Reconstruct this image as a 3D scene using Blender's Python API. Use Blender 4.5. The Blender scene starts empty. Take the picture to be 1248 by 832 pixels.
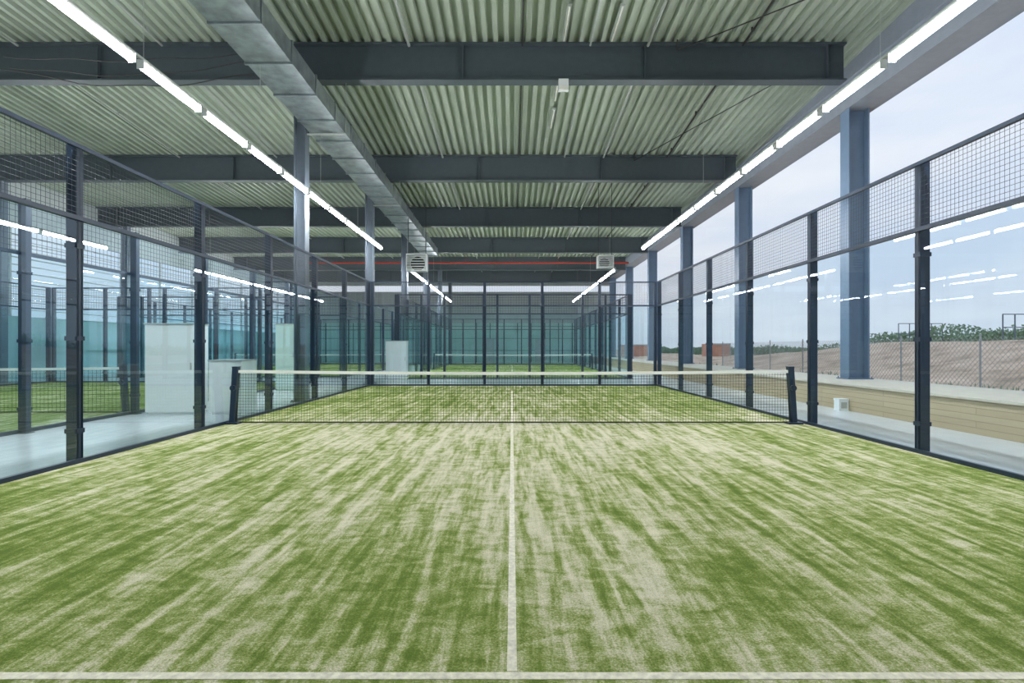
import bpy, math, random
from mathutils import Vector, noise
random.seed(4)
sc=bpy.context.scene
COL=sc.collection
H=1.315
# ------------------------------------------------------------ materials
def pmat(name,col,rough=0.6,metal=0.0,var=0.06,scale=6.0,bump=0.0,spec=None,emis=None,estr=0.0):
    m=bpy.data.materials.new(name); m.use_nodes=True
    nt=m.node_tree; b=nt.nodes['Principled BSDF']
    b.inputs['Roughness'].default_value=rough; b.inputs['Metallic'].default_value=metal
    if spec is not None: b.inputs['Specular IOR Level'].default_value=spec
    tc=nt.nodes.new('ShaderNodeTexCoord'); n=nt.nodes.new('ShaderNodeTexNoise')
    n.inputs['Scale'].default_value=scale; n.inputs['Detail'].default_value=4
    nt.links.new(tc.outputs['Object'],n.inputs['Vector'])
    r=nt.nodes.new('ShaderNodeValToRGB')
    r.color_ramp.elements[0].position=0.3; r.color_ramp.elements[1].position=0.7
    r.color_ramp.elements[0].color=[max(0,c*(1-var)) for c in col]+[1]
    r.color_ramp.elements[1].color=[min(1,c*(1+var)) for c in col]+[1]
    nt.links.new(n.outputs['Fac'],r.inputs['Fac']); nt.links.new(r.outputs['Color'],b.inputs['Base Color'])
    if bump>0:
        bp=nt.nodes.new('ShaderNodeBump'); bp.inputs['Strength'].default_value=bump; bp.inputs['Distance'].default_value=0.01
        nt.links.new(n.outputs['Fac'],bp.inputs['Height']); nt.links.new(bp.outputs['Normal'],b.inputs['Normal'])
    if emis:
        b.inputs['Emission Color'].default_value=(*emis,1); b.inputs['Emission Strength'].default_value=estr
    return m
def glassmat(name,tint,f0=0.07,k=0.8):
    m=bpy.data.materials.new(name); m.use_nodes=True; nt=m.node_tree; nt.nodes.clear()
    o=nt.nodes.new('ShaderNodeOutputMaterial'); t=nt.nodes.new('ShaderNodeBsdfTransparent'); g=nt.nodes.new('ShaderNodeBsdfGlossy')
    t.inputs['Color'].default_value=(*tint,1); g.inputs['Roughness'].default_value=0.0
    g.inputs['Color'].default_value=(0.86,0.95,1,1)
    lw=nt.nodes.new('ShaderNodeLayerWeight'); lw.inputs['Blend'].default_value=0.5
    pw=nt.nodes.new('ShaderNodeMath'); pw.operation='POWER'; pw.inputs[1].default_value=4.5
    mu=nt.nodes.new('ShaderNodeMath'); mu.operation='MULTIPLY_ADD'; mu.inputs[1].default_value=k; mu.inputs[2].default_value=f0; mu.use_clamp=True
    mx=nt.nodes.new('ShaderNodeMixShader')
    nt.links.new(lw.outputs['Facing'],pw.inputs[0]); nt.links.new(pw.outputs[0],mu.inputs[0]); nt.links.new(mu.outputs[0],mx.inputs[0])
    nt.links.new(t.outputs[0],mx.inputs[1]); nt.links.new(g.outputs[0],mx.inputs[2]); nt.links.new(mx.outputs[0],o.inputs[0])
    return m
M={}
M['navy']=pmat('navy_steel',(0.013,0.030,0.062),0.4,0.0)
M['wire']=pmat('mesh_wire',(0.035,0.05,0.075),0.5)
M['beam']=pmat('beam_paint',(0.062,0.080,0.098),0.5)
M['colL']=pmat('column_paint',(0.12,0.15,0.19),0.4)
M['colR']=pmat('column_paint_skylit',(0.11,0.165,0.25),0.4)  # blue of the sky light is put into this column colour
M['fascia']=pmat('fascia_paint',(0.20,0.225,0.27),0.5)
M['deck']=pmat('deck_paint',(0.36,0.415,0.355),0.5,0.0,0.10,0.7)
M['galv']=pmat('galvanised',(0.26,0.30,0.32),0.38,0.7,0.3,4)
M['floor']=pmat('epoxy_floor',(0.62,0.66,0.70),0.22,0.0,0.04,1.2)
M['white']=pmat('white_paint',(0.75,0.78,0.79),0.45,0,0.02)
M['palegreen']=pmat('pale_green_panel',(0.56,0.70,0.64),0.45,0,0.02)
M['line']=pmat('line_white',(0.72,0.69,0.57),0.85,0,0.20,40,0.3)
M['band']=pmat('net_band',(0.92,0.92,0.90),0.7,0,0.02)
M['black']=pmat('net_black',(0.010,0.012,0.012),0.7)
M['teal']=pmat('teal_wall',(0.44,0.66,0.62),0.6,0,0.12,0.5)  # lightened to stand in for daylight on the end wall
M['tealB']=pmat('blue_teal_wall',(0.36,0.56,0.60),0.5,0,0.12,0.5)
M['frame']=pmat('dark_teal_frame',(0.03,0.08,0.09),0.5)
M['grey']=pmat('grey_panel',(0.42,0.47,0.49),0.6,0,0.05,2)
M['red']=pmat('red_pipe',(0.33,0.03,0.02),0.5)
M['alu']=pmat('conduit_grey',(0.42,0.45,0.44),0.45,0.2)
M['chain']=pmat('chain_grey',(0.36,0.37,0.38),0.45,0.2)
M['cable']=pmat('cable_black',(0.03,0.03,0.03),0.6)
M['ledge']=pmat('ledge_tan',(0.56,0.51,0.43),0.6)
M['lamp']=pmat('lamp_diffuser',(0.9,0.9,0.9),0.5,emis=(0.98,0.99,1.0),estr=125)
M['lampoff']=pmat('lamp_diffuser_off',(0.8,0.8,0.74),0.5)
M['glass']=glassmat('court_glass',(0.83,0.945,0.965),0.10,0.65)
M['glassR']=glassmat('court_glass_clear',(0.86,0.94,0.97),0.03,0.38)
M['window']=glassmat('window_glass',(0.96,0.98,1.0),0.02,0.5)
M['orange']=pmat('orange_paint',(0.60,0.32,0.22),0.7,0,0.2,1.0)
M['terrac']=pmat('green_leaf',(0.20,0.29,0.18),0.9,0,0.35,3)
# turf
def turf_mat(name,bias):
    m=bpy.data.materials.new(name); m.use_nodes=True; nt=m.node_tree; b=nt.nodes['Principled BSDF']
    b.inputs['Roughness'].default_value=0.95; b.inputs['Specular IOR Level'].default_value=0.1
    L=nt.links.new
    tc=nt.nodes.new('ShaderNodeTexCoord')
    def nz(sx,sy,detail,dist=0.0,rough=0.5,off=0.0,rot=0.0):
        mp=nt.nodes.new('ShaderNodeMapping'); mp.inputs['Scale'].default_value=(sx,sy,1); mp.inputs['Location'].default_value=(off,off,0)
        mp.inputs['Rotation'].default_value=(0,0,rot)
        L(tc.outputs['Object'],mp.inputs['Vector'])
        n=nt.nodes.new('ShaderNodeTexNoise'); n.inputs['Scale'].default_value=1; n.inputs['Detail'].default_value=detail
        n.inputs['Distortion'].default_value=dist; n.inputs['Roughness'].default_value=rough
        L(mp.outputs[0],n.inputs['Vector']); return n.outputs['Fac']
    def math_(op,a,b_,cl=False):
        n=nt.nodes.new('ShaderNodeMath'); n.operation=op; n.use_clamp=cl
        for i,v in enumerate((a,b_)):
            if isinstance(v,(int,float)): n.inputs[i].default_value=v
            else: L(v,n.inputs[i])
        return n.outputs[0]
    a=nz(8.5,0.8,3,0.5,0.6)          # long streaks along the court
    a2=nz(22.0,3.0,3,0.3,0.6,11)       # narrow streaks
    bb=nz(6.0,9.0,5,0.9,0.65,7)         # mottling
    c=nz(0.9,0.35,2,0,0.5,3)           # wide variation
    d=nz(85,85,3,0,0.7,1)             # fine sand
    s=math_('MULTIPLY',a,0.85)
    for q,k in ((a2,0.40),(bb,0.62),(c,0.35),(d,0.60)): s=math_('ADD',s,math_('MULTIPLY',q,k))
    # mean = 1.41 ; sandier towards the middle of the court and up to the net
    sep=nt.nodes.new('ShaderNodeSeparateXYZ'); L(tc.outputs['Object'],sep.inputs[0])
    ax=math_('ABSOLUTE',sep.outputs[0],0)
    cen=math_('SUBTRACT',1.0,math_('MULTIPLY',ax,0.28),True)
    s=math_('ADD',s,math_('MULTIPLY',cen,0.08))
    near=math_('MULTIPLY',math_('SUBTRACT',sep.outputs[1],3.0),0.025,True)
    s=math_('ADD',s,math_('MINIMUM',near,0.12))
    far=math_('MULTIPLY',math_('SUBTRACT',sep.outputs[1],9.0),0.05,True)
    s=math_('SUBTRACT',s,math_('MINIMUM',far,0.12))
    s=math_('SUBTRACT',s,0.965+bias)
    r=nt.nodes.new('ShaderNodeValToRGB'); e=r.color_ramp.elements
    e[0].position=0.26; e[0].color=(0.125,0.195,0.032,1); e[1].position=0.76; e[1].color=(0.78,0.74,0.57,1)
    x=e.new(0.41); x.color=(0.205,0.275,0.058,1); x=e.new(0.51); x.color=(0.35,0.40,0.15,1); x=e.new(0.62); x.color=(0.59,0.58,0.37,1)
    L(s,r.inputs['Fac'])
    mixn=nt.nodes.new('ShaderNodeMixRGB'); mixn.blend_type='MULTIPLY'; mixn.inputs[0].default_value=0.6
    f=nz(150,150,2,0,0.7,2); r2=nt.nodes.new('ShaderNodeValToRGB'); r2.color_ramp.elements[0].position=0.32; r2.color_ramp.elements[0].color=(0.40,0.42,0.40,1); r2.color_ramp.elements[1].position=0.60
    L(f,r2.inputs['Fac']); L(r.outputs['Color'],mixn.inputs[1]); L(r2.outputs['Color'],mixn.inputs[2]); L(mixn.outputs[0],b.inputs['Base Color'])
    bp=nt.nodes.new('ShaderNodeBump'); bp.inputs['Strength'].default_value=0.6; bp.inputs['Distance'].default_value=0.012
    L(f,bp.inputs['Height']); L(bp.outputs['Normal'],b.inputs['Normal'])
    return m
M['turf']=turf_mat('sanded_turf',0.0)
M['turfG']=turf_mat('fresh_turf',0.05)
def wood():
    m=bpy.data.materials.new('tan_boards'); m.use_nodes=True; nt=m.node_tree; b=nt.nodes['Principled BSDF']; b.inputs['Roughness'].default_value=0.7
    tc=nt.nodes.new('ShaderNodeTexCoord'); sp=nt.nodes.new('ShaderNodeSeparateXYZ'); cb=nt.nodes.new('ShaderNodeCombineXYZ')
    br=nt.nodes.new('ShaderNodeTexBrick'); br.inputs['Scale'].default_value=1.0
    br.inputs['Color1'].default_value=(0.41,0.325,0.21,1); br.inputs['Color2'].default_value=(0.46,0.37,0.245,1); br.inputs['Mortar'].default_value=(0.29,0.225,0.145,1)
    br.inputs['Mortar Size'].default_value=0.006; br.inputs['Brick Width'].default_value=4.0; br.inputs['Row Height'].default_value=0.10
    L=nt.links.new; L(tc.outputs['Object'],sp.inputs[0]); L(sp.outputs[1],cb.inputs[0]); L(sp.outputs[2],cb.inputs[1]); L(cb.outputs[0],br.inputs['Vector'])
    L(br.outputs['Color'],b.inputs['Base Color'])
    return m
M['tan']=wood()
def dirt():
    m=bpy.data.materials.new('dirt_ground'); m.use_nodes=True; nt=m.node_tree; b=nt.nodes['Principled BSDF']; b.inputs['Roughness'].default_value=1
    tc=nt.nodes.new('ShaderNodeTexCoord'); n=nt.nodes.new('ShaderNodeTexNoise'); n.inputs['Scale'].default_value=0.7; n.inputs['Detail'].default_value=10; n.inputs['Roughness'].default_value=0.7
    r=nt.nodes.new('ShaderNodeValToRGB'); e=r.color_ramp.elements
    e[0].position=0.32; e[0].color=(0.30,0.23,0.15,1); e[1].position=0.46; e[1].color=(0.60,0.43,0.31,1); x=e.new(0.66); x.color=(0.85,0.65,0.50,1)
    L=nt.links.new; L(tc.outputs['Object'],n.inputs['Vector']); L(n.outputs['Fac'],r.inputs[0]); L(r.outputs[0],b.inputs['Base Color'])
    return m
M['dirt']=dirt()
# ------------------------------------------------------------ mesh helpers
class MB:
    def __init__(s): s.v=[]; s.f=[]
    def box(s,x0,y0,z0,x1,y1,z1):
        n=len(s.v)
        s.v+=[(x0,y0,z0),(x1,y0,z0),(x1,y1,z0),(x0,y1,z0),(x0,y0,z1),(x1,y0,z1),(x1,y1,z1),(x0,y1,z1)]
        s.f+=[(n,n+3,n+2,n+1),(n+4,n+5,n+6,n+7),(n,n+1,n+5,n+4),(n+1,n+2,n+6,n+5),(n+2,n+3,n+7,n+6),(n+3,n,n+4,n+7)]
    def tube(s,a,b,r,k=8,caps=True):
        a=Vector(a); b=Vector(b); d=(b-a).normalized()
        u=d.orthogonal().normalized(); w=d.cross(u); n=len(s.v)
        for p in (a,b):
            for i in range(k):
                t=2*math.pi*(i+0.5)/k; s.v.append(tuple(p+u*math.cos(t)*r+w*math.sin(t)*r))
        for i in range(k): s.f.append((n+i,n+(i+1)%k,n+k+(i+1)%k,n+k+i))
        if caps: s.f.append(tuple(n+i for i in range(k))[::-1]); s.f.append(tuple(n+k+i for i in range(k)))
    def poly(s,pts):
        n=len(s.v); s.v+=pts; s.f.append(tuple(range(n,n+len(pts))))
    def mesh(s,name,mat,smooth=False):
        me=bpy.data.meshes.new(name); me.from_pydata(s.v,[],s.f); me.update()
        if mat: me.materials.append(mat)
        if smooth:
            for p in me.polygons: p.use_smooth=True
        return me
def add(name,me,loc=(0,0,0),parent=None,label=None,cat=None,kind=None,group=None,rot=None):
    o=bpy.data.objects.new(name,me); COL.objects.link(o); o.location=loc
    if rot: o.rotation_euler=rot
    if parent: o.parent=parent
    if label: o['label']=label
    if cat: o['category']=cat
    if kind: o['kind']=kind
    if group: o['group']=group
    return o
def empty(name,loc,label,cat,group=None):
    o=add(name,None,loc,None,label,cat,None,group); o.empty_display_size=0.2; return o
cache={}
def cached(key,fn):
    if key not in cache: cache[key]=fn()
    return cache[key]
# ------------------------------------------------------------ roof profile
BY=[12.9+6.2*i for i in range(-3,6)]           # -5.7 ... 43.9
ROOF=[(-6.0,8.35),(0.5,8.15),(6.7,7.85),(12.9,7.44),(19.1,6.98),(25.3,6.76),(31.5,6.62),(37.7,6.52),(43.9,6.45),(48.2,6.42)]
def roofz(y):
    for (a,za),(b,zb) in zip(ROOF,ROOF[1:]):
        if a<=y<=b: return H+za+(zb-za)*(y-a)/(b-a)
    return H+ROOF[-1][1]
XL,XR=-20.0,8.75
mb=MB(); prof=[]; x=XL-0.2; pitch=0.26
while x<XR+0.3:
    prof+=[(x,0.0),(x+0.10,0.0),(x+0.12,0.12),(x+0.24,0.12)]; x+=pitch
for (yy,zz) in ROOF:
    for (px,pz) in prof: mb.v.append((px,yy,H+zz+pz))
n=len(prof)
for j in range(len(ROOF)-1):
    for i in range(n-1): mb.f.append((j*n+i,j*n+i+1,(j+1)*n+i+1,(j+1)*n+i))
add('ceiling',mb.mesh('ceiling',M['deck']),label='grey-green trapezoidal metal roof deck',kind='structure')
mb=MB(); mb.box(XL,-6,-0.2,7.07,48,0); add('floor',mb.mesh('floor',M['floor']),label='smooth pale grey sealed floor',kind='structure')
mb=MB(); mb.box(7.07,-6,-0.2,9.0,48,0.52); add('wall_east',mb.mesh('wall_east',M['tan']),label='low tan boarded wall below the windows',kind='structure')
mb=MB(); mb.box(7.03,-6,0.52,9.0,48,0.56); add('trim_4',mb.mesh('trim_4',M['ledge']),label='pale tan capping on top of the low wall',kind='structure')
mb=MB(); mb.box(XL,-6.2,-0.2,9.0,-6.0,10); add('wall_south',mb.mesh('wall_south',M['grey']),label='plain grey end wall',kind='structure')
mb=MB()
mb.box(XL,48,-0.2,9.0,48.2,3.6)
add('wall_north',mb.mesh('wall_north',M['teal']),label='teal panelled end wall, lightened as if daylit',kind='structure')
mb=MB(); x=XL+0.5; k=0
while x<8.8: mb.box(x-0.04,47.93,0,x+0.04,48,3.6); x+=1.25
for z in (1.1,2.2,3.3): mb.box(XL,47.95,z-0.02,8.9,48,z+0.02)
add('trim_5',mb.mesh('trim_5',M['frame']),label='dark teal frames dividing the end wall panels',kind='structure')
for i,x in enumerate((-2.1,2.6)):
    mb=MB(); mb.box(x-0.5,47.86,0,x+0.5,47.94,2.15); mb.box(x+0.35,47.8,1.0,x+0.4,47.86,1.15)
    add('door_%d'%(i+1),mb.mesh('door',M['grey']),label='plain grey door in the end wall',kind='structure')
mb=MB(); mb.box(XL,47.95,3.6,9.0,48.2,6.45)
xx=XL
while xx<8.9: mb.box(xx,47.85,3.65,xx+0.25,47.95,6.4); xx+=0.5
mb.box(XL,48,7.0,9,48.2,8.2)
add('trim_1',mb.mesh('trim_1',M['grey']),label='grey corrugated cladding above the end wall',kind='structure')
mb=MB(); mb.poly([(XL,48.1,6.45),(8.75,48.1,6.45),(8.75,48.1,7.0),(XL,48.1,7.0)])
add('window_1',mb.mesh('window_1',M['window']),label='narrow clerestory glazing strip',kind='structure')
mb=MB(); mb.box(XL-0.2,-6,-0.2,XL,48,2.6); add('wall_west',mb.mesh('wall_west',M['tealB']),label='blue-teal painted side wall',kind='structure')
mb=MB(); mb.box(XL-0.2,-6,6.2,XL,48,10)
for k in range(0,19): mb.box(XL-0.15,-6+3*k-0.04,2.6,XL-0.05,-6+3*k+0.04,6.2)
for k in range(1,12): mb.box(XL-0.13,-6,2.6+k*0.3-0.02,XL-0.07,48,2.6+k*0.3+0.02)
add('trim_2',mb.mesh('trim_2',M['grey']),label='grey cladding and window mullions',kind='structure')
mb=MB(); mb.poly([(XL-0.1,-6,2.6),(XL-0.1,48,2.6),(XL-0.1,48,6.2),(XL-0.1,-6,6.2)])
add('window_2',mb.mesh('window_2',M['window']),label='high side wall glazing',kind='structure')
WT=H+5.85
mb=MB(); mb.box(8.25,-6,WT,8.33,48,WT+0.65); mb.box(8.15,-6,WT-0.03,8.85,48,WT); mb.box(8.15,-6,WT+0.65,8.85,48,WT+0.7); mb.box(8.75,-6,WT,8.9,48,10)
add('trim_3',mb.mesh('trim_3',M['fascia']),label='grey-blue steel eaves fascia above windows',kind='structure')
ys=[-5.9]+[b for b in BY if b>-5]+[47.9]
for i,(a,b) in enumerate(zip(ys,ys[1:])):
    mb=MB(); mb.poly([(8.72,a+0.02,0.57),(8.72,b-0.02,0.57),(8.72,b-0.02,WT-0.03),(8.72,a+0.02,WT-0.03)])
    add('window_%d'%(i+3),mb.mesh('w',M['window']),label='full-height clear glazing between steel columns',kind='structure')
# ------------------------------------------------------------ beams + columns
def beam_mesh():
    mb=MB(); d=0.92; L0,L1=XL+0.05,8.14
    mb.box(L0,-0.14,0,L1,0.14,0.04); mb.box(L0,-0.14,d-0.04,L1,0.14,d); mb.box(L0,-0.012,0.04,L1,0.012,d-0.04)
    x=-19
    while x<8: mb.box(x-0.01,-0.12,0.04,x+0.01,0.12,d-0.04); x+=4.45
    return mb.mesh('steel_beam',M['beam'])
bm_=beam_mesh(); BZ={}
for y in BY:
    zb=roofz(y)-0.92 - 0.005; BZ[round(y,1)]=zb
    add('steel_beam',bm_,(0,y,zb),label='dark grey painted steel I-beam spanning the roof',cat='beam',group='roof beams')
def hcol(w,dp,h,mat):
    mb=MB(); mb.box(-w/2,-dp/2,0.02,-w/2+0.03,dp/2,h); mb.box(w/2-0.03,-dp/2,0.02,w/2,dp/2,h); mb.box(-w/2+0.03,-0.012,0.02,w/2-0.03,0.012,h)
    return mb.mesh('shaft',mat)
def plate(w,dp,mat):
    mb=MB(); mb.box(-w/2-0.06,-dp/2-0.06,0,w/2+0.06,dp/2+0.06,0.025)
    for sx in(-1,1):
        for sy in(-1,1): mb.tube((sx*(w/2+0.03),sy*(dp/2+0.03),0.025),(sx*(w/2+0.03),sy*(dp/2+0.03),0.06),0.014,6)
    return mb.mesh('base_plate',mat)
for y in BY[1:]:
    zt=BZ[round(y,1)]
    for (X,w,dp,m,z0,lab) in ((-5.17,0.28,0.26,'colL',0,'grey painted steel H-section column beside the court'),(8.42,0.5,0.34,'colR',0.56,'steel H-column at the windows, coloured as lit by blue sky')):
        top=zt-0.0 if X<0 else WT-0.035
        if X<0 and y<12: continue
        e=empty('steel_column',(X,y,z0),lab,'column','steel columns')
        add('shaft',hcol(w,dp,top-z0,M[m]),(0,0,0),e); add('base_plate',plate(w,dp,M[m]),(0,0,0),e)
for y in BY[2:]:
    e=empty('steel_column',(-18.6,y,0),'grey painted steel H-section column near side wall','column','steel columns')
    add('shaft',hcol(0.3,0.26,BZ[round(y,1)],M['colL']),(0,0,0),e); add('base_plate',plate(0.3,0.26,M['colL']),(0,0,0),e)
# ------------------------------------------------------------ court fence
ZG,ZT=2.79,3.60
def post_mesh(axis):
    mb=MB(); a,b=(0.06,0.045)
    hx,hy=(a,b) if axis=='y' else (b,a)
    mb.box(-hx,-hy,0,hx,hy,ZT+0.02); mb.box(-hx-0.03,-hy-0.03,0,hx+0.03,hy+0.03,0.012)
    for z in (0.35,1.4,2.45):
        if axis=='y': mb.box(-hx-0.012,-0.055,z,hx+0.012,0.055,z+0.05)
        else: mb.box(-0.055,-hy-0.012,z,0.055,hy+0.012,z+0.05)
    return mb.mesh('post',M['navy'])
def fence(axis,fixed,pos,off,label,pitch=0.055,wr=0.0026,group='court enclosure fences',gm='glass'):
    P=lambda s:(0,s-pos[0],0) if axis=='y' else (s-pos[0],0,0)
    e=empty('glass_court_fence',(fixed,pos[0],0) if axis=='y' else (pos[0],fixed,0),label,'fence',group)
    ox,oy=(off,0) if axis=='y' else (0,off)
    for s in pos:
        p=P(s); add('post',cached(('post',axis),lambda:post_mesh(axis)),(p[0]+ox,p[1]+oy,0),e)
    for a,b in zip(pos,pos[1:]):
        L=round(b-a,3); p=P(a)
        def g():
            mb=MB(); q=0.012
            if axis=='y': mb.poly([(0,q,0.06),(0,L-q,0.06),(0,L-q,ZG-0.03),(0,q,ZG-0.03)])
            else: mb.poly([(q,0,0.06),(L-q,0,0.06),(L-q,0,ZG-0.03),(q,0,ZG-0.03)])
            return mb.mesh('glass_panel',M[gm])
        add('glass_panel',cached(('g',axis,L,gm),g),p,e)
        def w():
            mb=MB(); q=0.0
            k=int(L/pitch)
            for i in range(k+1):
                s=q+i*(L-2*q)/k
                if axis=='y': mb.tube((0,s,ZG),(0,s,ZT),wr,4,False)
                else: mb.tube((s,0,ZG),(s,0,ZT),wr,4,False)
            kk=int((ZT-ZG)/pitch)
            for i in range(1,kk+1):
                z=ZG+i*(ZT-ZG)/kk
                if axis=='y': mb.tube((0.004,0,z),(0.004,L,z),wr,4,False)
                else: mb.tube((0,0.004,z),(L,0.004,z),wr,4,False)
            return mb.mesh('wire_mesh_panel',M['wire'])
        add('wire_mesh_panel',cached(('w',axis,L,pitch),w),(p[0]+ox*0.0,p[1],0),e)
    L=pos[-1]-pos[0]
    for nm,z0,z1,hw in (('bottom_rail',0.0,0.06,0.025),('middle_rail',ZG-0.03,ZG+0.02,0.03),('top_rail',ZT-0.02,ZT+0.025,0.022)):
        mb=MB()
        if axis=='y': mb.box(-hw,0,z0,hw,L,z1)
        else: mb.box(0,-hw,z0,L,hw,z1)
        add(nm,mb.mesh(nm,M['navy']),(0,0,0),e)
    return e
def turf(x0,x1,y0,y1,yn,sl=6.95,mat='turf'):
    mb=MB(); cx=(x0+x1)/2 if abs((x0+x1)/2)>1 else 0.0; mb.box(x0-cx,y0,0.0,x1-cx,y1,0.012)
    t=add('artificial_turf',mb.mesh('artificial_turf',M[mat]),(cx,0,0.001),label='sand-dusted green artificial turf court surface',cat='court surface')
    z=0.0125
    def ln(a,b,c,d):
        m=MB(); m.box(a,b,z-0.002,c,d,z+0.002); add('court_line',m.mesh('court_line',M['line']),(0,0,0),t)
    ln(-0.020,yn-sl+0.03,0.020,min(yn+sl,y1)); 
    ln(x0-cx,yn-sl-0.022,x1-cx,yn-sl+0.022); 
    if yn+sl<y1: ln(x0-cx,yn+sl,x1-cx,yn+sl+0.05)
    return t
def net(xa,xb,y,pitch=0.048,wr=0.0023):
    cx=(xa+xb)/2; hw=(xb-xa)/2
    e=empty('padel_net',(cx,y,0.013),'black court net with white top band between dark posts','net')
    top=lambda x:0.89+0.035*(x/hw)**2
    mb=MB(); k=int(2*hw/pitch)
    for i in range(k+1):
        x=-hw+2*hw*i/k; mb.tube((x,0,0.03),(x,0,top(x)-0.03),wr,4,False)
    nz_=int(0.86/pitch)
    for j in range(nz_+1):
        f=j/nz_
        for i in range(24):
            xa_=-hw+2*hw*i/24; xb_=-hw+2*hw*(i+1)/24
            mb.tube((xa_,0.003,0.03+(top(xa_)-0.06)*f),(xb_,0.003,0.03+(top(xb_)-0.06)*f),wr,4,False)
    add('net_mesh',mb.mesh('net_mesh',M['black']),(0,0,0),e,label='black knotted net mesh')
    mb=MB()
    for i in range(24):
        a=-hw+2*hw*i/24; b=-hw+2*hw*(i+1)/24; n=len(mb.v)
        for x in (a,b):
            for yy in(-0.012,0.012):
                for dz in (-0.05,0.0): mb.v.append((x,yy,top(x)+dz))
        mb.f+=[(n,n+4,n+5,n+1),(n+2,n+3,n+7,n+6),(n+1,n+5,n+7,n+3),(n,n+2,n+6,n+4)]
    add('top_band',mb.mesh('top_band',M['band']),(0,0,0),e,label='white canvas top band')
    mb=MB(); mb.tube((-hw,0,0.025),(hw,0,0.025),0.012,6); 
    for s in(-1,1): mb.tube((s*(hw-0.03),0,0.03),(s*(hw-0.03),0,0.9),0.01,6)
    add('bottom_cord',mb.mesh('bottom_cord',M['black']),(0,0,0),e)
    for s in(-1,1):
        mb=MB(); mb.box(-0.045,-0.05,0.0,0.045,0.05,0.97); mb.box(-0.12,-0.10,0,0.12,0.10,0.03); mb.tube((-0.0,-0.09,0.62),(0,-0.05,0.62),0.05,10); mb.tube((0,-0.1,0.62),(0.0,-0.1,0.78),0.01,6)
        mb.box(-0.05,-0.055,0.97,0.05,0.055,0.985)
        o=add('net_post',mb.mesh('net_post',M['navy']),(s*(hw+0.03),0,0),e); 
        for v in o.data.vertices: v.co.x+= -s*0.06*(v.co.z) 
    return e
XA,XB=-4.92,5.05
turf(XA+0.03,XB-0.03,-0.9,18.15,9.05,6.965)
net(-4.78,4.82,9.05)
lp=[1.2,3.6,5.98,8.37,10.75,13.25,15.6,18.2]
rp=[1.8,4.17,6.54,8.93,11.3,13.6,15.9,18.2]
fence('y',XA,lp,-0.06,'clear glass court side fence with navy posts and mesh top')
fence('y',XB,rp,0.06,'clear glass court side fence with dark posts facing windows',gm='glassR')
fence('x',18.24,[XA+0.06,-2.9,-0.95,1.05,3.05,XB-0.06],0.06,'glass court end fence with dark posts and mesh top')
def court(x0,x1,y0,y1,pitch,mat):
    n=8; yp=[y0+(y1-y0)*i/n for i in range(n+1)]; w=x1-x0; xp=[x0+0.06+(w-0.12)*f for f in (0,0.1,0.2,0.37,0.43,0.57,0.63,0.8,0.9,1)]
    turf(x0+0.03,x1-0.03,y0+0.03,y1-0.03,(y0+y1)/2,6.95,mat)
    net(x0+0.15,x1-0.15,(y0+y1)/2,0.08,0.0035)
    lab='clear glass court fence with dark posts on neighbouring court'
    fence('y',x0,yp,-0.06,lab,pitch,0.004); fence('y',x1,yp,0.06,lab,pitch,0.004,gm='glassR')
    fence('x',y0-0.04,xp,-0.06,lab,pitch,0.004); fence('x',y1+0.04,xp,0.06,lab,pitch,0.004)
court(XA,XB,22.6,41.6,0.11,'turfG')
court(-17.6,-7.6,1.0,20.0,0.09,'turfG')
court(-17.6,-7.6,23.6,42.6,0.12,'turfG')
# ------------------------------------------------------------ strip lights
LZ=H+3.6
def lamp_meshes():
    L=1.21; mb=MB(); mb.box(-0.035,0,0.02,0.035,L,0.05); mb.box(-0.046,-0.012,-0.068,0.046,0,0.05); mb.box(-0.046,L,-0.068,0.046,L+0.012,0.05)
    hs=mb.mesh('housing',M['white'])
    mb=MB(); mb.tube((0,0.01,-0.024),(0,L-0.01,-0.024),0.044,14)
    return hs,mb.mesh('diffuser',M['lamp'])
hs,df=lamp_meshes()
DZ0,DSL=5.42,0.011      # duct underside height (above eye) at y=2 and fall per metre
DUCTL=27.0
def duz(y): return H+DZ0-DSL*(y-2)
def strip(X,y0,nn,grp):
    y=y0
    for i in range(nn):
        e=empty('strip_light',(X,y,LZ),'lit white linear batten light hung under roof','ceiling light',grp)
        add('housing',hs,(0,0,0),e); add('diffuser',df,(0,0,0),e); y+=1.37
    yend=y
    e=empty('lighting_track',(X,y0,LZ+0.05),'slim grey suspended track carrying the strip lights','lighting track')
    mb=MB(); mb.box(-0.02,-0.1,0,0.02,yend-y0,0.035); add('channel',mb.mesh('channel',M['alu']),(0,0,0),e)
    duct=(abs(X+4.7)<0.01)
    for b in BY:
        for m,beam in ((b,True),(b+3.1,False)):
            if y0<m<yend and (beam or duct):
                zt=(duz(m)-LZ-0.09) if (duct and m>2.5 and m<2+DUCTL) else ((BZ[round(b,1)] if beam else roofz(m))-LZ-0.05)
                mb=MB(); mb.tube((0,m-y0,0.035),(0,m-y0,zt),0.004,5); add('suspension_wire',mb.mesh('suspension_wire',M['alu']),(0,0,0),e)
Y0=6.6-1.37*4+0.05
for X in(-4.7,4.7):
    strip(X,Y0,13,'strip lights over the court')
    strip(X,24.0,12,'strip lights over the far court')
strip(-14.54,Y0,13,'added strip lights brightening the neighbouring court')  # added row to light the left court, lined up with the glass reflection
strip(-14.54,24.0,12,'added strip lights brightening the neighbouring court')  # same added row carried on over the far left court
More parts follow.
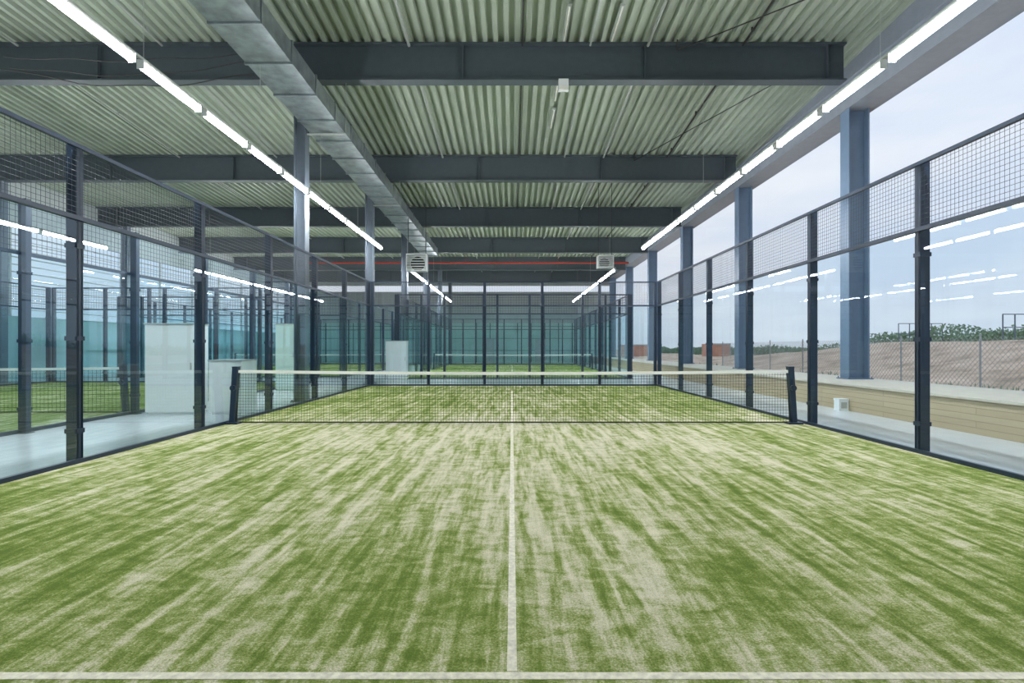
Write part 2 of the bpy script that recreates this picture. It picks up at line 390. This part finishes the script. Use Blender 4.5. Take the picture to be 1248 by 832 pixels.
# ------------------------------------------------------------ duct
DX=-4.55
e=empty('ventilation_duct',(DX,2,H+DZ0),'galvanised rectangular air duct hung along the hall','duct')
e.rotation_euler=(-math.atan(DSL),0,0)
mb=MB(); mb.box(-0.43,0,0,0.43,DUCTL,0.38); add('duct_body',mb.mesh('duct_body',M['galv']),(0,0,0),e)
mb=MB(); mb.box(-0.45,0,-0.035,0.45,0.05,0.415); fm=mb.mesh('duct_flange',M['galv'])
y=0.6
while y<DUCTL: add('duct_flange',fm,(0,y,0),e); y+=1.2
for y in BY:
    if 3<y<2+DUCTL:
        mb=MB(); 
        for s in(-0.47,0.47): mb.tube((s,y-2,0.0),(s,y-2,BZ[round(y,1)]-duz(y)),0.008,5)
        mb.box(-0.48,y-2.03,-0.065,0.48,y-1.97,-0.036); add('duct_hanger',mb.mesh('duct_hanger',M['alu']),(0,0,0),e)
# ------------------------------------------------------------ conduits per bay
for X,r,m in ((-2.5,0.035,'alu'),(0.25,0.022,'cable'),(1.9,0.025,'alu'),(3.3,0.035,'alu'),(5.6,0.025,'cable'),(-8.5,0.03,'alu'),(-12,0.03,'alu')):
    for a,b in zip(BY[2:],BY[3:]):
        y0,y1=a+0.15,b-0.15
        mb=MB(); mb.tube((0,0,roofz(y0)-0.08-r),(0,y1-y0,roofz(y1)-0.08-r),r,6)
        k=3
        for i in range(k):
            yy=0.5+i*(y1-y0-1)/(k-1); zz=roofz(y0+yy); mb.box(-0.02,yy-0.015,zz-0.09,0.02,yy+0.015,zz)
        add('ceiling_conduit',mb.mesh('ceiling_conduit',M[m]),(X,y0,0),label='thin pipe clipped under the roof deck',cat='pipe',group='roof conduits')
for (x0,x1,a,b) in ((7.6,4.0,9.9,12.7),(7.6,4.4,13.1,18.9)):
    mb=MB(); mb.tube((x0,a,roofz(a)-0.25),(x1,b,roofz(b)-0.25),0.014,6); mb.tube((x0,a,roofz(a)-0.25),(x0,a,roofz(a)),0.02,6); mb.tube((x1,b,roofz(b)-0.25),(x1,b,roofz(b)),0.02,6)
    add('bracing_rod',mb.mesh('bracing_rod',M['cable']),(0,0,0),label='thin dark diagonal steel bracing rod under roof',cat='bracing rod',group='roof bracing rods')
for (X,y) in ((1.25,14.0),(1.25,15.6),(1.25,11.35),(2.4,11.35),(-1.4,20),(1.25,20.2)):
    z=min(roofz(y),roofz(y+1.3))-0.06
    e=empty('batten_light',(X,y,z),'slim white batten luminaire under roof deck','ceiling light','small battens')
    mb=MB(); mb.box(-0.05,0,0,0.05,1.3,0.05); add('housing',mb.mesh('housing',M['alu']),(0,0,0),e)
    mb=MB(); mb.tube((0,0.02,-0.015),(0,1.28,-0.015),0.018,8); add('lamp_tube',mb.mesh('lamp_tube',M['lampoff']),(0,0,0),e)
e=empty('emergency_light',(1.25,12.76,BZ[12.9]),'small white emergency light fixed under the beam','emergency light')
mb=MB(); mb.box(-0.12,-0.06,-0.28,0.12,0.04,0.0); add('body',mb.mesh('body',M['white']),(0,0,0),e)
mb=MB(); mb.box(-0.1,-0.075,-0.26,0.1,-0.06,-0.18); add('lens',mb.mesh('lens',M['lampoff']),(0,0,0),e)
mb=MB(); mb.tube((-14,0,0),(7.6,0,0),0.06,10)
x=-13
while x<7.6: mb.tube((x,0,0),(x,0,-0.12),0.015,6); mb.tube((x+1,0,0.04),(x+1,0,roofz(34.2)-H-5.57),0.008,5); x+=3
add('sprinkler_pipe',mb.mesh('sprinkler_pipe',M['red']),(0,34.2,H+5.55),label='red sprinkler pipe running across under the roof',cat='pipe')
for i in range(3):
    mb=MB(); pts=[]
    r0,r1=random.uniform(-0.4,0.4),random.uniform(-0.4,0.4)
    for k in range(17):
        t=k/16; pts.append((-11.5+t*5.6,12.1+r0*(1-t)+r1*t,H+6.6-(0.12+0.12*i)*math.sin(math.pi*t)-0.03*math.sin(t*17+i)-0.16*i))
    for a,b in zip(pts,pts[1:]): mb.tube(a,b,0.012,5)
    add('ceiling_cable',mb.mesh('ceiling_cable',M['cable']),(0,0,0),label='loose black cable sagging below the roof',cat='cable',group='loose cables')
# ------------------------------------------------------------ fan heaters
def heater(X,y,zc,w,hh,lduct=False):
    e=empty('fan_heater',(X,y,zc),'white louvred fan heater hung from the roof','fan heater','fan heaters')
    mb=MB(); t=0.03; d=0.45
    mb.box(-w/2,0,-hh/2,w/2,d,-hh/2+t); mb.box(-w/2,0,hh/2-t,w/2,d,hh/2); mb.box(-w/2,0,-hh/2+t,-w/2+t,d,hh/2-t); mb.box(w/2-t,0,-hh/2+t,w/2,d,hh/2-t); mb.box(-w/2,d-0.03,-hh/2,w/2,d,hh/2)
    add('body',mb.mesh('body',M['white']),(0,0,0),e)
    mb=MB(); k=6
    for i in range(k):
        z=-hh/2+t+(i+0.5)*(hh-2*t)/k; n=len(mb.v); a=0.02
        mb.v+=[(-w/2+t,-0.02,z-a),(w/2-t,-0.02,z-a),(w/2-t,0.06,z+a),(-w/2+t,0.06,z+a),(-w/2+t,-0.02,z-a-0.012),(w/2-t,-0.02,z-a-0.012),(w/2-t,0.06,z+a-0.012),(-w/2+t,0.06,z+a-0.012)]
        mb.f+=[(n,n+1,n+2,n+3),(n+4,n+7,n+6,n+5),(n,n+4,n+5,n+1),(n+3,n+2,n+6,n+7)]
    add('louvre',mb.mesh('louvre',M['white']),(0,0,0),e)
    mb=MB(); mb.tube((0,d-0.06,0),(0,d-0.04,0),min(w,hh)*0.42,20); add('fan',mb.mesh('fan',M['black']),(0,0,0),e)
    for s in(-1,1):
        mb=MB(); zt=(duz(y+d/2)-0.0 if (lduct and s<0) else roofz(y+d/2))-zc
        mb.tube((s*(w/2-0.05),d/2,hh/2),(s*(w/2-0.05),d/2,zt),0.012,6)
        add('hanger_rod',mb.mesh('hanger_rod',M['cable']),(0,0,0),e)
heater(-3.8,20.8,H+3.4,0.8,0.68,True); heater(3.85,21.5,H+3.55,0.65,0.5)
# ------------------------------------------------------------ white cabinets / panels
def cabinet(X0,X1,y,h,dp,lab,nm='storage_cabinet',doors=2,mat='white'):
    w=X1-X0; e=empty(nm,((X0+X1)/2,y,0),lab,'cabinet')
    mb=MB(); mb.box(-w/2,0.02,0.05,w/2,dp,h); mb.box(-w/2+0.03,0.04,0,w/2-0.03,dp-0.03,0.05); add('body',mb.mesh('body',M[mat]),(0,0,0),e)
    for i in range(doors):
        a=-w/2+i*w/doors+0.003; b=-w/2+(i+1)*w/doors-0.003
        mb=MB(); mb.box(a,0,0.06,b,0.02,h-0.01); d=add('door',mb.mesh('door',M[mat]),(0,0,0),e)
        mb=MB(); hx=b-0.05 if i==0 else a+0.03; mb.box(hx,-0.025,h*0.5,hx+0.02,0,h*0.5+0.14); add('handle',mb.mesh('handle',M['alu']),(0,0,0),d)
    mb=MB(); mb.box(-w/2-0.015,-0.02,h,w/2+0.015,dp+0.01,h+0.025); add('top_panel',mb.mesh('top_panel',M['alu']),(0,0,0),e)
cabinet(-7.2,-6.25,10.3,1.78,0.5,'tall white cabinet standing on walkway between courts',doors=1)
cabinet(-5.95,-5.3,10.3,1.06,0.6,'low white cabinet standing beside the court glass',doors=1)
cabinet(-7.3,-6.7,16.2,2.05,0.5,'tall pale green cabinet further along the walkway',doors=1,mat='palegreen')
cabinet(-5.2,-4.35,21.6,1.60,0.4,'white cabinet between two courts',doors=1)
e=empty('floor_outlet_box',(6.96,11.1,0),'small white service box standing at the low wall','service box')
mb=MB(); mb.box(-0.10,-0.09,0,0.10,0.09,0.24); mb.box(-0.105,-0.1,0.21,0.105,0.1,0.25); add('body',mb.mesh('body',M['white']),(0,0,0),e)
mb=MB(); mb.box(-0.06,-0.1,0.05,0.06,-0.09,0.18); add('cover',mb.mesh('cover',M['alu']),(0,0,0),e)
# ------------------------------------------------------------ outside
def sm(a,b,x): t=max(0,min(1,(x-a)/(b-a))); return t*t*(3-2*t)
def tz(X,y):
    f=sm(12,18,X)
    return -0.15+1.85*sm(13,26,X)*(1-0.75*sm(32,58,y))+(0.30*noise.noise(Vector((X*0.15,y*0.12,0)))+0.08*noise.noise(Vector((X*0.5,y*0.4,2))))*f+0.3*sm(40,200,X)
mb=MB(); nx,ny=130,200
for j in range(ny+1):
    for i in range(nx+1):
        X=9.05+ (i/nx)**2.2*260; y=-20+ (j/ny)**1.8*380; mb.v.append((X,y,tz(X,y)))
for j in range(ny):
    for i in range(nx): a=j*(nx+1)+i; mb.f.append((a,a+1,a+nx+2,a+nx+1))
add('outdoor_ground',mb.mesh('outdoor_ground',M['dirt'],True),label='pale sandy ground and embankment outside windows',cat='ground',kind='stuff')
mb=MB()
for i in range(60000):
    y=random.uniform(4,130); X=27+random.uniform(0,9)+y*0.02; 
    hgt=(0.6+1.0*abs(noise.noise(Vector((X*0.25,y*0.16,3)))))*random.random()
    z=tz(X,y)+hgt; s=random.uniform(0.04,0.09)*(1+y/60)
    d=Vector((random.gauss(0,1),random.gauss(0,1),random.gauss(0,1))).normalized(); u=d.orthogonal().normalized()*s; w=d.cross(u)
    c=Vector((X,y,z)); mb.poly([tuple(c-u),tuple(c-w*0.6),tuple(c+u),tuple(c+w*0.6)])
for i in range(5000):
    y=random.uniform(8,40); X=random.uniform(9.6,13.5); 
    if noise.noise(Vector((X*0.4,y*0.25,9)))<0.02: continue
    z=tz(X,y)+random.random()*0.45; s=random.uniform(0.02,0.07)
    d=Vector((random.gauss(0,1),random.gauss(0,1),random.gauss(0,0.4))).normalized(); u=Vector((0,0,1))*s*1.6; w=d.cross(Vector((0,0,1))).normalized()*s
    c=Vector((X,y,z)); mb.poly([tuple(c-u),tuple(c-w*0.4),tuple(c+u),tuple(c+w*0.4)])
add('shrubbery',mb.mesh('shrubbery',M['terrac']),label='low hazy green scrub along the embankment',cat='bushes',kind='stuff')
e=empty('chain_link_fence',(12,8,0),'grey galvanised chain-link fence outside the windows','fence')
mb=MB(); L=22.0; h=1.7; s=0.14; k=int(L/s)
for i in range(-int(h/s),k+1):
    for dr in(1,-1):
        y0=i*s; 
        a0=max(0,-y0); a1=min(h,L-y0)
        if a1<=a0: continue
        if dr==1: mb.tube((0,y0+a0,a0-0.1),(0,y0+a1,a1-0.1),0.006,3,False)
        else: mb.tube((0.004,y0+a0,h-a0-0.1),(0.004,y0+a1,h-a1-0.1),0.006,3,False)
add('chain_link',mb.mesh('chain_link',M['chain']),(0,0,0),e)
for i in range(9):
    mb=MB(); mb.tube((0.04,i*2.75,-0.2),(0.04,i*2.75,1.68),0.025,8); add('post',mb.mesh('post',M['chain']),(0,0,0),e)
def container(X,y,w,d,h):
    e=empty('shipping_container',(X,y,tz(X,y)-0.1),'rusty orange metal container standing outdoors','container','orange containers')
    mb=MB(); mb.box(-w/2,0,0.1,w/2,d,h)
    x=-w/2
    while x<w/2-0.2: mb.box(x,-0.05,0.2,x+0.15,0,h-0.15); x+=0.3
    add('body',mb.mesh('body',M['orange']),(0,0,0),e)
    mb=MB()
    for a in(-w/2,w/2-0.12): mb.box(a,-0.08,0,a+0.12,0.02,h+0.05)
    mb.box(-w/2,-0.08,h-0.1,w/2,0.02,h+0.05); add('frame',mb.mesh('frame',M['grey']),(0,0,0),e)
container(24.5,62,2.6,2.2,1.6); container(18,74,4.2,2.5,1.8)
for (X,y,w,h) in ((25.5,26,2.4,1.3),(28,36,3,1.4),(30,45,2.2,1.6)):
    z=tz(X,y)-0.05; mb=MB()
    k=5
    for i in range(k): mb.tube((-w/2+w*i/(k-1),0,0),(-w/2+w*i/(k-1),0,h),0.03,6)
    for zz in (h*0.5,h): mb.tube((-w/2,0,zz),(w/2,0,zz),0.025,6)
    add('metal_railing',mb.mesh('metal_railing',M['colL']),(X,y,z),label='thin grey metal railing on the embankment',cat='railing',group='outdoor railings')
# ------------------------------------------------------------ world
w=bpy.data.worlds.new('World'); sc.world=w; w.use_nodes=True; nt=w.node_tree; bg=nt.nodes['Background']
tc=nt.nodes.new('ShaderNodeTexCoord'); sp=nt.nodes.new('ShaderNodeSeparateXYZ'); r=nt.nodes.new('ShaderNodeValToRGB'); L=nt.links.new
e=r.color_ramp.elements; e[0].position=0.0; e[0].color=(0.56,0.62,0.71,1); e[1].position=0.6; e[1].color=(0.58,0.68,0.86,1); x=e.new(0.12); x.color=(0.60,0.68,0.80,1); x=e.new(0.3); x.color=(0.64,0.72,0.85,1)
mp=nt.nodes.new('ShaderNodeMapping'); mp.inputs['Scale'].default_value=(1.5,1.5,6); n=nt.nodes.new('ShaderNodeTexNoise'); n.inputs['Scale'].default_value=1.6; n.inputs['Detail'].default_value=5
mx=nt.nodes.new('ShaderNodeMixRGB'); mx.blend_type='MIX'; mx.inputs[2].default_value=(0.82,0.84,0.88,1)
r2=nt.nodes.new('ShaderNodeValToRGB'); r2.color_ramp.elements[0].position=0.36; r2.color_ramp.elements[1].position=0.68
L(tc.outputs['Generated'],sp.inputs[0]); L(sp.outputs[2],r.inputs[0]); L(tc.outputs['Generated'],mp.inputs[0]); L(mp.outputs[0],n.inputs['Vector']); L(n.outputs['Fac'],r2.inputs[0])
L(r.outputs[0],mx.inputs[1]); L(r2.outputs[0],mx.inputs[0]); L(mx.outputs[0],bg.inputs['Color']); bg.inputs['Strength'].default_value=1.15
sc.view_settings.view_transform='Standard'
# ------------------------------------------------------------ camera
cd=bpy.data.cameras.new('Camera'); cam=bpy.data.objects.new('Camera',cd); COL.objects.link(cam)
cam.location=(0,0,H); cam.rotation_euler=(math.radians(90),0,0); cd.sensor_width=36; cd.lens=640/1248*36; cd.shift_y=8/1248; cd.clip_end=1000
sc.camera=cam
